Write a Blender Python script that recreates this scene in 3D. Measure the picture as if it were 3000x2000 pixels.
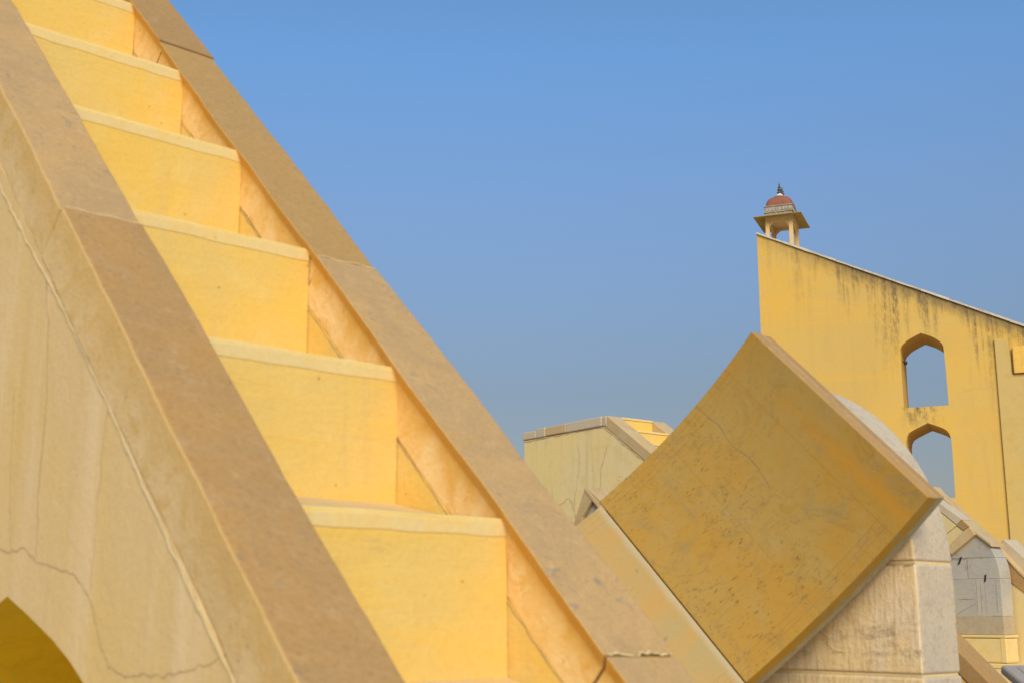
import bpy, bmesh, math, random
from mathutils import Vector, noise
from mathutils.geometry import tessellate_polygon

R = math.radians
scene = bpy.context.scene
COL = scene.collection
for o in list(bpy.data.objects):
    bpy.data.objects.remove(o, do_unlink=True)
random.seed(7)

# ------------------------------------------------------------------ camera
EYE = Vector((0.0, 0.0, 1.6))
cam = bpy.data.cameras.new('camera')
camo = bpy.data.objects.new('camera', cam)
COL.objects.link(camo)
camo.location = EYE
camo.rotation_euler = (R(90 + 12.2), 0, 0)
cam.sensor_width = 36.0
cam.lens = 44.4
cam.clip_start = 0.05
cam.clip_end = 5000
cam.dof.use_dof = True
cam.dof.focus_distance = 45.0
cam.dof.aperture_fstop = 6.3
scene.camera = camo

# ------------------------------------------------------------------ sky, sun, exposure
SUN_AZ, SUN_EL = 172.0, 34.0          # azimuth measured from the viewing direction, to the right
world = bpy.data.worlds.new('World')
scene.world = world
world.use_nodes = True
wn = world.node_tree.nodes
sky = wn.new('ShaderNodeTexSky')
sky.sky_type = 'NISHITA'
sky.sun_disc = False
sky.sun_elevation = R(SUN_EL)
sky.sun_rotation = R(SUN_AZ)
sky.altitude = 400
sky.air_density = 1.0
sky.dust_density = 1.6
sky.ozone_density = 3.0
bg = wn['Background']
bg.inputs['Strength'].default_value = 0.15
# dusty air: the sky is duller towards the horizon, the same all the way round
wtc = wn.new('ShaderNodeTexCoord')
wsp = wn.new('ShaderNodeSeparateXYZ')
wcr = wn.new('ShaderNodeValToRGB')
wmx = wn.new('ShaderNodeMix')
wmx.data_type = 'RGBA'
wmx.blend_type = 'MULTIPLY'
wmx.inputs[0].default_value = 1.0
wl = world.node_tree.links
wl.new(wtc.outputs['Generated'], wsp.inputs[0])
wl.new(wsp.outputs['Z'], wcr.inputs[0])
wl.new(sky.outputs[0], wmx.inputs[6])
wl.new(wcr.outputs[0], wmx.inputs[7])
wl.new(wmx.outputs[2], bg.inputs['Color'])
cr = wcr.color_ramp
cr.elements[0].position = 0.0
cr.elements[0].color = (0.42, 0.28, 0.22, 1)
cr.elements[1].position = 1.0
cr.elements[1].color = (0.86, 1.0, 1.0, 1)
for pos, c in ((0.17, (0.55, 0.47, 0.42)), (0.31, (0.76, 0.78, 0.80)), (0.42, (0.79, 1.0, 1.09))):
    e = cr.elements.new(pos)
    e.color = (*c, 1)

sun = bpy.data.lights.new('sun', 'SUN')
suno = bpy.data.objects.new('sun', sun)
COL.objects.link(suno)
sun.energy = 2.7
sun.angle = R(32)
sun.color = (1.0, 0.90, 0.73)
sd = Vector((math.sin(R(SUN_AZ)) * math.cos(R(SUN_EL)), math.cos(R(SUN_AZ)) * math.cos(R(SUN_EL)), math.sin(R(SUN_EL))))
suno.rotation_euler = sd.to_track_quat('Z', 'Y').to_euler()
suno.location = (20, -20, 60)

scene.view_settings.view_transform = 'Standard'
scene.view_settings.look = 'None'
scene.view_settings.gamma = 1.0
scene.view_settings.use_curve_mapping = False
scene.view_settings.exposure = 0.12


# ------------------------------------------------------------------ material helper
class NT:
    """small wrapper to write node trees shortly"""
    def __init__(s, name):
        s.m = bpy.data.materials.new(name)
        s.m.use_nodes = True
        s.t = s.m.node_tree
        s.b = s.t.nodes['Principled BSDF']

    def n(s, kind, **kw):
        nd = s.t.nodes.new('ShaderNode' + kind)
        for k, v in kw.items():
            setattr(nd, k, v)
        return nd

    def put(s, sock, v):
        if hasattr(v, 'is_output') or isinstance(v, bpy.types.NodeSocket):
            s.t.links.new(v, sock)
        else:
            if isinstance(v, (tuple, list)) and len(v) == 3 and sock.type == 'RGBA':
                v = (*v, 1)
            sock.default_value = v

    def math(s, op, a, b=0.0, c=None, clamp=False):
        nd = s.n('Math', operation=op, use_clamp=clamp)
        s.put(nd.inputs[0], a)
        s.put(nd.inputs[1], b)
        if c is not None:
            s.put(nd.inputs[2], c)
        return nd.outputs[0]

    def mix(s, f, a, b, mode='MIX'):
        nd = s.n('Mix', data_type='RGBA', blend_type=mode)
        s.put(nd.inputs[0], f)
        s.put(nd.inputs[6], a)
        s.put(nd.inputs[7], b)
        return nd.outputs[2]

    def co(s, scale=(1, 1, 1), rot=(0, 0, 0), uv=False, loc=(0, 0, 0)):
        tc = s.n('TexCoord')
        mp = s.n('Mapping')
        s.t.links.new(tc.outputs['UV' if uv else 'Object'], mp.inputs[0])
        mp.inputs['Scale'].default_value = scale
        mp.inputs['Rotation'].default_value = rot
        mp.inputs['Location'].default_value = loc
        return mp.outputs[0]

    def noise(s, co, scale, detail=5, rough=0.55, dist=0.0):
        nd = s.n('TexNoise')
        s.put(nd.inputs['Vector'], co)
        nd.inputs['Scale'].default_value = scale
        nd.inputs['Detail'].default_value = detail
        nd.inputs['Roughness'].default_value = rough
        nd.inputs['Distortion'].default_value = dist
        return nd.outputs[0]

    def vor(s, co, scale, feature='F1', rand=1.0):
        nd = s.n('TexVoronoi', feature=feature)
        s.put(nd.inputs['Vector'], co)
        nd.inputs['Scale'].default_value = scale
        nd.inputs['Randomness'].default_value = rand
        return nd

    def ramp(s, f, lo, hi, a=0.0, b=1.0):
        nd = s.n('MapRange', interpolation_type='SMOOTHSTEP')
        s.put(nd.inputs[0], f)
        for i, v in enumerate((lo, hi, a, b)):
            nd.inputs[1 + i].default_value = v
        return nd.outputs[0]

    def sep(s, co):
        nd = s.n('SeparateXYZ')
        s.put(nd.inputs[0], co)
        return nd.outputs

    def rand(s):
        return s.n('ObjectInfo').outputs['Random']

    def done(s, color, rough=0.8, bump=None, strength=0.2, dist=0.01, spec=0.3):
        s.put(s.b.inputs['Base Color'], color)
        s.put(s.b.inputs['Roughness'], rough)
        s.b.inputs['Specular IOR Level'].default_value = spec
        if bump is not None:
            bn = s.n('Bump')
            bn.inputs['Strength'].default_value = strength
            bn.inputs['Distance'].default_value = dist
            s.put(bn.inputs['Height'], bump)
            s.t.links.new(bn.outputs[0], s.b.inputs['Normal'])
        return s.m


def plaster(name, c1, c2, c3, scale=1.0, streak=0.0, streak_c=(0.2, 0.15, 0.08), specks=0.0, bump=0.25,
            streak_lo=0.55, rough=0.85, rnd=0.0):
    """lime plaster: cloudy base, brushed vertical streaks, trowel relief"""
    t = NT(name)
    co = t.co()
    a = t.noise(co, 1.6 * scale, 5, 0.6, 0.6)
    b = t.noise(co, 7.0 * scale, 6, 0.65)
    brush = t.noise(t.co((9 * scale, 9 * scale, 0.9 * scale)), 1.0, 4, 0.6, 0.3)
    col = t.mix(t.ramp(a, 0.38, 0.62), c1, c2)
    col = t.mix(t.ramp(b, 0.47, 0.70, 0, 0.7), col, c3)
    if streak:
        st = t.ramp(brush, streak_lo, streak_lo + 0.22, 0, streak)
        col = t.mix(st, col, streak_c)
    fine = t.noise(co, 60 * scale, 4, 0.7)
    col = t.mix(t.ramp(fine, 0.35, 0.75, 0, 0.14), col, (c1[0] * 0.55, c1[1] * 0.5, c1[2] * 0.4))
    if specks:
        v = t.vor(co, 38 * scale)
        m = t.math('MULTIPLY', t.ramp(v.outputs['Distance'], 0.12, 0.2, 1, 0), t.ramp(t.noise(co, 5 * scale), 0.55, 0.68))
        col = t.mix(t.math('MULTIPLY', m, specks), col, (0.12, 0.09, 0.05))
    if rnd:
        col = t.mix(t.math('MULTIPLY', t.rand(), rnd), col, c3)
    h = t.math('ADD', t.math('MULTIPLY', b, 0.6), t.math('ADD', t.math('MULTIPLY', fine, 0.25), t.math('MULTIPLY', brush, 0.3)))
    return t.done(col, rough, h, bump, 0.012)


def stone(name, c1, c2, c3, scale=1.0, vein=(0.2, 0.19, 0.17), veins=0.35, rnd=0.5, rough=0.55, bump=0.15, warm=(0.5, 0.26, 0.09), spec=0.35):
    """polished sandstone / marble slabs with clouds, grey smudges and a tint that differs per slab"""
    t = NT(name)
    rn = t.rand()
    tc = t.n('TexCoord')
    vm = t.n('VectorMath', operation='ADD')
    cmb = t.n('CombineXYZ')
    off = t.math('MULTIPLY', rn, 37.0)
    for i in range(3):
        t.put(cmb.inputs[i], off)
    t.put(vm.inputs[0], tc.outputs['Object'])
    t.put(vm.inputs[1], cmb.outputs[0])
    co = vm.outputs[0]
    a = t.noise(co, 2.2 * scale, 6, 0.62, 0.8)
    b = t.noise(co, 9 * scale, 6, 0.65, 0.4)
    col = t.mix(t.ramp(a, 0.35, 0.65), c1, c2)
    col = t.mix(t.ramp(b, 0.48, 0.72, 0, 0.7), col, c3)
    col = t.mix(t.ramp(t.noise(co, 3.7 * scale, 4), 0.55, 0.75, 0, 0.55), col, warm)
    sm = t.math('MULTIPLY', t.ramp(t.noise(co, 16 * scale, 5, 0.7, 0.8), 0.55, 0.68), t.ramp(t.noise(co, 4.5 * scale, 3), 0.46, 0.6))
    col = t.mix(t.math('MULTIPLY', sm, veins), col, vein)
    fine = t.noise(co, 70 * scale, 4, 0.75)
    col = t.mix(t.ramp(fine, 0.42, 0.72, 0, 0.32), col, (c1[0] * 0.5, c1[1] * 0.45, c1[2] * 0.4))
    vp = t.vor(co, 30 * scale)
    pit = t.math('MULTIPLY', t.ramp(vp.outputs['Distance'], 0.05, 0.14, 1, 0), t.math('GREATER_THAN', t.sep(vp.outputs['Color'])[0], 0.80))
    col = t.mix(t.math('MULTIPLY', pit, 0.4), col, (c1[0] * 0.45, c1[1] * 0.42, c1[2] * 0.42))
    md = t.noise(co, 28 * scale, 5, 0.75, 0.3)
    col = t.mix(t.ramp(md, 0.52, 0.72, 0, 0.4), col, (min(1, c3[0] * 1.18), min(1, c3[1] * 1.2), min(1, c3[2] * 1.3)))
    val = t.n('HueSaturation')
    t.put(val.inputs['Value'], t.math('ADD', 1 - rnd * 0.12, t.math('MULTIPLY', rn, rnd * 0.24)))
    t.put(val.inputs['Color'], col)
    h = t.math('SUBTRACT', t.math('ADD', t.math('MULTIPLY', md, 0.5), t.math('MULTIPLY', fine, 0.3)), t.math('MULTIPLY', pit, 0.4))
    return t.done(val.outputs[0], rough, h, bump, 0.008, spec)


M = {}
def riser_material():
    t = NT('yellow_limewash')
    co = t.co()
    a = t.noise(co, 1.7, 5, 0.6, 0.6)
    b = t.noise(co, 8.0, 6, 0.68)
    col = t.mix(t.ramp(a, 0.38, 0.62), (0.80, 0.52, 0.11), (0.74, 0.52, 0.16))
    col = t.mix(t.ramp(b, 0.47, 0.72, 0, 0.6), col, (0.78, 0.56, 0.19))
    wash = t.noise(t.co((2.2, 2.2, 14.0), (0.25, -0.2, 0)), 1.0, 5, 0.65, 0.6)
    col = t.mix(t.ramp(wash, 0.46, 0.70, 0, 0.4), col, (0.83, 0.515, 0.09))
    drip = t.noise(t.co((16, 16, 1.4)), 1.0, 4, 0.6, 0.3)
    col = t.mix(t.ramp(drip, 0.54, 0.74, 0, 0.45), col, (0.66, 0.47, 0.18))
    sc = t.math('MULTIPLY', t.ramp(t.noise(t.co((5, 5, 40), (0.3, 0.1, 0.4)), 1.0, 5, 0.75, 0.4), 0.60, 0.70), t.ramp(t.noise(co, 3.0, 3), 0.5, 0.62))
    col = t.mix(t.math('MULTIPLY', sc, 0.55), col, (0.48, 0.36, 0.18))
    v = t.vor(co, 26)
    pit = t.math('MULTIPLY', t.ramp(v.outputs['Distance'], 0.05, 0.11, 1, 0), t.math('GREATER_THAN', t.sep(v.outputs['Color'])[0], 0.86))
    col = t.mix(t.math('MULTIPLY', pit, 0.55), col, (0.30, 0.2, 0.08))
    fine = t.noise(co, 75, 4, 0.72)
    col = t.mix(t.ramp(fine, 0.38, 0.75, 0, 0.16), col, (0.5, 0.3, 0.08))
    h = t.math('ADD', t.math('MULTIPLY', b, 0.6), t.math('ADD', t.math('MULTIPLY', wash, 0.6), t.math('SUBTRACT', t.math('MULTIPLY', fine, 0.3), t.math('MULTIPLY', pit, 0.4))))
    return t.done(col, 0.92, h, 0.45, 0.012, 0.15)


M['riser'] = riser_material()
M['nosing'] = plaster('worn_step_edge', (0.78, 0.58, 0.235), (0.73, 0.56, 0.25), (0.80, 0.53, 0.15), 1.3, 0.0, specks=0.4)
M['tread'] = plaster('dusty_tread', (0.68, 0.49, 0.22), (0.62, 0.46, 0.23), (0.70, 0.48, 0.18), 2.0)
def side_material():
    t = NT('weathered_ochre_plaster')
    co = t.co()
    a = t.noise(t.co((1, 1, 0.45)), 2.0, 5, 0.6, 0.5)
    col = t.mix(t.ramp(a, 0.38, 0.62), (0.74, 0.51, 0.20), (0.73, 0.52, 0.245))
    wash = t.noise(t.co((5.5, 5.5, 0.55)), 1.0, 4, 0.6, 0.4)
    col = t.mix(t.ramp(wash, 0.48, 0.68, 0, 0.65), col, (0.80, 0.60, 0.34))
    run = t.noise(t.co((15, 15, 0.9), loc=(3, 1, 0)), 1.0, 5, 0.65, 0.3)
    col = t.mix(t.ramp(run, 0.53, 0.76, 0, 0.35), col, (0.68, 0.44, 0.13))
    cl = t.noise(co, 9, 6, 0.68, 0.4)
    col = t.mix(t.ramp(cl, 0.54, 0.74, 0, 0.4), col, (0.72, 0.47, 0.15))
    fine = t.noise(co, 70, 4, 0.72)
    col = t.mix(t.ramp(fine, 0.4, 0.75, 0, 0.16), col, (0.45, 0.3, 0.12))
    v = t.vor(co, 20)
    pit = t.math('MULTIPLY', t.ramp(v.outputs['Distance'], 0.04, 0.10, 1, 0), t.math('GREATER_THAN', t.sep(v.outputs['Color'])[0], 0.88))
    col = t.mix(t.math('MULTIPLY', pit, 0.5), col, (0.34, 0.24, 0.12))
    h = t.math('ADD', t.math('MULTIPLY', cl, 0.7), t.math('ADD', t.math('MULTIPLY', fine, 0.3), t.math('MULTIPLY', wash, 0.6)))
    return t.done(col, 0.92, h, 0.4, 0.012, 0.15)


M['side_plaster'] = side_material()
M['far_plaster'] = plaster('pale_weathered_plaster', (0.86, 0.64, 0.26), (0.83, 0.65, 0.32), (0.76, 0.57, 0.23), 0.9, 0.45, (0.42, 0.34, 0.18), bump=0.3, specks=0.8, streak_lo=0.52)
M['arch_plaster'] = plaster('deep_ochre_plaster', (0.82, 0.60, 0.025), (0.78, 0.58, 0.04), (0.68, 0.49, 0.03), 1.5, 0.3, (0.5, 0.3, 0.05))
M['coping'] = stone('tan_sandstone', (0.445, 0.252, 0.085), (0.40, 0.245, 0.10), (0.465, 0.292, 0.13), 1.2, veins=0.6, vein=(0.25, 0.2, 0.14), warm=(0.54, 0.29, 0.075), bump=0.3, rough=0.75, spec=0.2)
M['pale_stone'] = stone('pale_marble', (0.64, 0.51, 0.32), (0.59, 0.48, 0.32), (0.64, 0.51, 0.33), 1.3, veins=0.3, warm=(0.55, 0.42, 0.24))
M['tan_light'] = stone('light_tan_stone', (0.58, 0.40, 0.18), (0.60, 0.44, 0.23), (0.54, 0.36, 0.16), 1.2)
M['yellow_panel'] = plaster('pale_yellow_plaster', (0.76, 0.57, 0.24), (0.74, 0.58, 0.28), (0.68, 0.5, 0.2), 0.8, 0.2, (0.6, 0.42, 0.18))
M['grey_stone'] = stone('grey_marble_block', (0.47, 0.42, 0.33), (0.41, 0.38, 0.33), (0.49, 0.43, 0.31), 1.0, veins=0.6, warm=(0.40, 0.32, 0.2), rnd=0.9)
M['rubble'] = stone('speckled_stone', (0.50, 0.40, 0.25), (0.43, 0.35, 0.23), (0.54, 0.43, 0.27), 2.5, veins=0.8, vein=(0.12, 0.1, 0.07))
M['crack'] = plaster('brown_crack', (0.56, 0.39, 0.19), (0.52, 0.37, 0.20), (0.60, 0.42, 0.19))  # brown tone of the thin crack strips
M['grey_crack'] = plaster('grey_crack', (0.29, 0.25, 0.18), (0.33, 0.28, 0.2), (0.25, 0.21, 0.15))
M['dark_joint'] = plaster('dark_joint', (0.09, 0.065, 0.035), (0.12, 0.09, 0.05), (0.07, 0.05, 0.03))
M['mortar'] = plaster('pale_mortar', (0.76, 0.57, 0.26), (0.72, 0.55, 0.30), (0.62, 0.45, 0.20), 2.0)
M['white'] = plaster('white_coping', (0.62, 0.55, 0.42), (0.55, 0.48, 0.37), (0.40, 0.34, 0.25), 1.0, specks=0.6)
M['vein'] = plaster('grey_vein', (0.26, 0.21, 0.12), (0.24, 0.2, 0.13), (0.3, 0.22, 0.1), 3.0)


def flank_material(name, base, base2, stain, fleck, amount):
    """long side of a coping stone: UV = (along, below the arris); rust-coloured runs start at the arris"""
    t = NT(name)
    co = t.co()
    ux, uy, _ = t.sep(t.co(uv=True))
    col = t.mix(t.ramp(t.noise(co, 5, 6, 0.65, 0.8), 0.38, 0.62), base, base2)
    col = t.mix(t.ramp(t.noise(co, 18, 6, 0.7, 0.6), 0.5, 0.72, 0, 0.5), col, stain)
    run = t.noise(t.co(uv=True, scale=(9, 3.0, 1)), 1.0, 5, 0.65, 0.5)
    k = t.math('ADD', uy, t.math('MULTIPLY', t.math('SUBTRACT', run, 0.5), 0.17))
    col = t.mix(t.math('MULTIPLY', t.ramp(k, -0.085, -0.012), amount), col, stain)
    col = t.mix(t.ramp(t.noise(co, 9, 6, 0.75, 1.4), 0.50, 0.64, 0, 0.6), col, stain)
    fl = t.math('MULTIPLY', t.ramp(t.noise(co, 34, 5, 0.75, 0.4), 0.58, 0.68), t.ramp(t.noise(co, 6, 3), 0.45, 0.6))
    col = t.mix(t.math('MULTIPLY', fl, 0.6), col, fleck)
    h = t.math('ADD', t.noise(co, 20, 6, 0.7), t.math('MULTIPLY', t.noise(co, 90, 3), 0.4))
    return t.done(col, 0.92, h, 0.4, 0.010, 0.12)


M['coping_side'] = flank_material('peach_stained_stone', (0.86, 0.62, 0.30), (0.82, 0.54, 0.20), (0.72, 0.40, 0.07), (0.44, 0.24, 0.07), 0.75)
M['coping_flank'] = flank_material('pale_stained_stone', (0.72, 0.52, 0.26), (0.68, 0.47, 0.21), (0.62, 0.38, 0.11), (0.40, 0.28, 0.15), 0.55)


def pier_material():
    t = NT('tooled_marble')
    co = t.co()
    geo = t.n('NewGeometry')
    a = t.noise(co, 2.5, 5, 0.6, 0.5)
    tool = t.noise(t.co((70, 70, 9)), 1.0, 3, 0.7)
    diag = t.noise(t.co((10, 30, 26), (0.7, 0.5, 0.35)), 1.0, 5, 0.72, 0.4)
    grit = t.noise(co, 60, 4, 0.75)
    x, y, z = t.sep(t.co())
    col = t.mix(t.ramp(a, 0.35, 0.65), (0.58, 0.475, 0.335), (0.53, 0.445, 0.325))
    col = t.mix(t.ramp(diag, 0.5, 0.68, 0, 0.45), col, (0.37, 0.30, 0.21))
    col = t.mix(t.ramp(grit, 0.5, 0.66, 0, 0.4), col, (0.33, 0.26, 0.18))
    # damp brown band below the first joint and vertical tool marks on the side towards the dial
    dirt = t.math('MULTIPLY', t.ramp(t.noise(t.co((6, 6, 22)), 1.0, 6, 0.75, 0.3), 0.46, 0.66), t.ramp(t.noise(co, 28, 4, 0.75), 0.35, 0.62))
    band = t.math('MULTIPLY', t.ramp(z, 1.40, 1.47), t.ramp(z, 1.60, 1.55))
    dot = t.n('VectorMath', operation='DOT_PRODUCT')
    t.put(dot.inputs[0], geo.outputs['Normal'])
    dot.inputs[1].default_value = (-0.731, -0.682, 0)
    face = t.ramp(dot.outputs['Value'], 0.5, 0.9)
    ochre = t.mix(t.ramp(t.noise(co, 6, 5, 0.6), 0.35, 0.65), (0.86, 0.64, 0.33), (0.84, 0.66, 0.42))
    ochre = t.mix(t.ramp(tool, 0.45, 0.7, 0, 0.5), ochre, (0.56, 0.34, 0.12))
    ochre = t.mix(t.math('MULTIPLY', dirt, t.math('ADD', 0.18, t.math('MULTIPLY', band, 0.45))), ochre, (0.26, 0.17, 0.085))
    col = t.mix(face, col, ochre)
    h = t.math('ADD', t.math('MULTIPLY', tool, 0.5), t.math('ADD', t.math('MULTIPLY', diag, 0.5), t.math('MULTIPLY', grit, 0.6)))
    return t.done(col, 0.9, h, 0.55, 0.010, 0.15)


M['pier'] = pier_material()


def dial_material():
    """yellow polished stone of the dial: UV = (degrees from the tip, metres along the axis)"""
    t = NT('yellow_dial_stone')
    co = t.co()
    uvx, uvy, _ = t.sep(t.co(uv=True))
    base = t.mix(t.ramp(t.noise(co, 1.9, 5, 0.6, 0.7), 0.4, 0.6), (0.465, 0.26, 0.042), (0.435, 0.275, 0.066))
    base = t.mix(t.ramp(t.noise(t.co((1.0, 1.0, 1.0), (0.5, 0.2, 0.9)), 3.2, 6, 0.65, 1.0), 0.5, 0.72, 0, 0.5), base, (0.47, 0.245, 0.03))
    base = t.mix(t.ramp(t.noise(co, 8, 6, 0.7, 0.5), 0.48, 0.74, 0, 0.6), base, (0.44, 0.295, 0.10))
    base = t.mix(t.ramp(t.noise(t.co((1, 1, 1), (0.3, 0.8, 0.1)), 5.5, 6, 0.7, 1.2), 0.54, 0.72, 0, 0.5), base, (0.36, 0.20, 0.03))
    base = t.mix(t.math('MULTIPLY', t.ramp(t.noise(co, 55, 4, 0.8), 0.62, 0.72), t.ramp(t.noise(co, 3, 4), 0.4, 0.6)), base, (0.27, 0.17, 0.04))
    base = t.mix(t.ramp(t.noise(t.co((1, 1, 1), (0.9, 0.1, 0.6)), 2.6, 6, 0.7, 1.6), 0.52, 0.66, 0, 0.55), base, (0.31, 0.235, 0.10))
    base = t.mix(t.ramp(t.math('ABSOLUTE', t.math('SUBTRACT', t.noise(co, 3.1, 5, 0.6, 1.2), 0.5)), 0.0, 0.018, 0.3, 0), base, (0.24, 0.17, 0.07))
    base = t.mix(t.ramp(t.noise(co, 26, 5, 0.75, 0.5), 0.56, 0.72, 0, 0.5), base, (0.29, 0.18, 0.045))
    # rusty run along the outer third, parallel to the axis
    run = t.math('MULTIPLY', t.ramp(t.math('ABSOLUTE', t.math('SUBTRACT', uvx, t.math('ADD', 2.2, t.math('MULTIPLY', t.noise(co, 4, 3), 2.0)))), 0.0, 1.6, 1, 0),
                 t.ramp(uvy, 0.9, 0.35))
    base = t.mix(t.math('MULTIPLY', run, 0.6), base, (0.56, 0.26, 0.02))
    # short dark inclusions lying in every direction
    cl = t.ramp(t.noise(t.co(uv=True, scale=(0.05, 1, 1)), 5.0, 3, 0.6), 0.32, 0.60)
    cl = t.math('MULTIPLY', cl, t.ramp(uvx, 7.0, 16.0, 0.12, 1.0))
    dash = None
    for k, (rt, sx, sy, sc) in enumerate(((0.3, 1, 5.0, 15), (1.3, 1, 4.0, 22), (2.2, 1, 5.5, 17), (2.9, 1, 2.2, 38), (0.9, 1, 3.0, 30))):
        mp = t.co(uv=True, scale=(0.034, 1, 1))
        m2 = t.n('Mapping')
        t.put(m2.inputs[0], mp)
        m2.inputs['Rotation'].default_value = (0, 0, rt)
        m2.inputs['Scale'].default_value = (sx, sy, 1)
        m2.inputs['Location'].default_value = (k * 3.1, k * 1.7, 0)
        v = t.vor(m2.outputs[0], sc)
        v.voronoi_dimensions = '2D'
        on = t.math('GREATER_THAN', t.sep(v.outputs['Color'])[0], 0.80)
        rs = t.math('MULTIPLY', t.sep(v.outputs['Color'])[1], 0.13)
        d = t.math('MULTIPLY', t.math('MULTIPLY', t.ramp(t.math('SUBTRACT', v.outputs['Distance'], rs), 0.02, 0.10, 1, 0), on), t.math('ADD', 0.35, t.math('MULTIPLY', t.sep(v.outputs['Color'])[2], 0.65)))
        dash = d if dash is None else t.math('MAXIMUM', dash, d)
    dash = t.math('MULTIPLY', dash, cl)
    base = t.mix(t.math('MULTIPLY', dash, 0.8), base, (0.10, 0.07, 0.02))
    smd = t.math('MULTIPLY', t.ramp(t.noise(co, 15, 5, 0.7, 0.6), 0.6, 0.7), t.ramp(t.noise(co, 4, 3), 0.52, 0.62))
    base = t.mix(t.math('MULTIPLY', smd, 0.5), base, (0.14, 0.12, 0.05))
    # engraved scale circles and ticks
    ln = None
    for v0, wd in ((0.945, 0.0016), (0.925, 0.0013), (0.904, 0.0016), (0.276, 0.0016), (0.245, 0.0013), (0.257, 0.001)):
        d = t.ramp(t.math('ABSOLUTE', t.math('SUBTRACT', uvy, v0)), 0, wd * 1.4, 1, 0)
        ln = d if ln is None else t.math('MAXIMUM', ln, d)
    edge = t.math('MAXIMUM', t.math('MULTIPLY', t.math('GREATER_THAN', uvy, 0.904), 1.0), t.math('LESS_THAN', uvy, 0.276))
    tick = t.ramp(t.math('PINGPONG', uvx, 0.55), 0, 0.055, 1, 0)
    ln = t.math('MAXIMUM', ln, t.math('MULTIPLY', t.math('MULTIPLY', tick, edge), 0.7))
    tm = t.math('SUBTRACT', uvx, 5.55)
    big = t.ramp(t.math('PINGPONG', tm, 5.6), 0, 0.07, 1, 0)
    ln = t.math('MAXIMUM', ln, t.math('MULTIPLY', big, t.math('LESS_THAN', uvx, 20)))
    ln = t.math('MULTIPLY', ln, t.ramp(uvx, 4.9, 5.4))
    base = t.mix(t.math('MULTIPLY', ln, t.ramp(t.noise(co, 12, 3), 0.3, 0.6, 0.25, 0.75)), base, (0.36, 0.17, 0.025))
    # fresh, paler slab beyond the first joint
    pale = t.ramp(uvx, 27.4, 27.6)
    pc = t.mix(t.ramp(t.noise(co, 5, 5, 0.6, 0.5), 0.35, 0.65), (0.55, 0.335, 0.105), (0.47, 0.35, 0.145))
    pc = t.mix(t.math('MULTIPLY', t.math('MAXIMUM', ln, 0), 0.5), pc, (0.42, 0.22, 0.06))
    pc = t.mix(t.math('MULTIPLY', smd, 0.5), pc, (0.2, 0.17, 0.1))
    rim = t.ramp(t.math('ADD', uvx, t.math('MULTIPLY', t.noise(co, 9, 3), 0.6)), 27.9, 28.9, 1, 0)
    pc = t.mix(t.math('MULTIPLY', rim, 0.8), pc, (0.56, 0.46, 0.29))
    base = t.mix(pale, base, pc)
    fine = t.noise(co, 110, 3, 0.7)
    base = t.mix(t.ramp(fine, 0.45, 0.75, 0, 0.15), base, (0.3, 0.18, 0.05))
    h = t.math('SUBTRACT', t.math('MULTIPLY', t.noise(co, 14, 4), 0.4), t.math('MULTIPLY', ln, 0.5))
    return t.done(base, 0.5, h, 0.12, 0.006, 0.35)


M['dial'] = dial_material()


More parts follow.
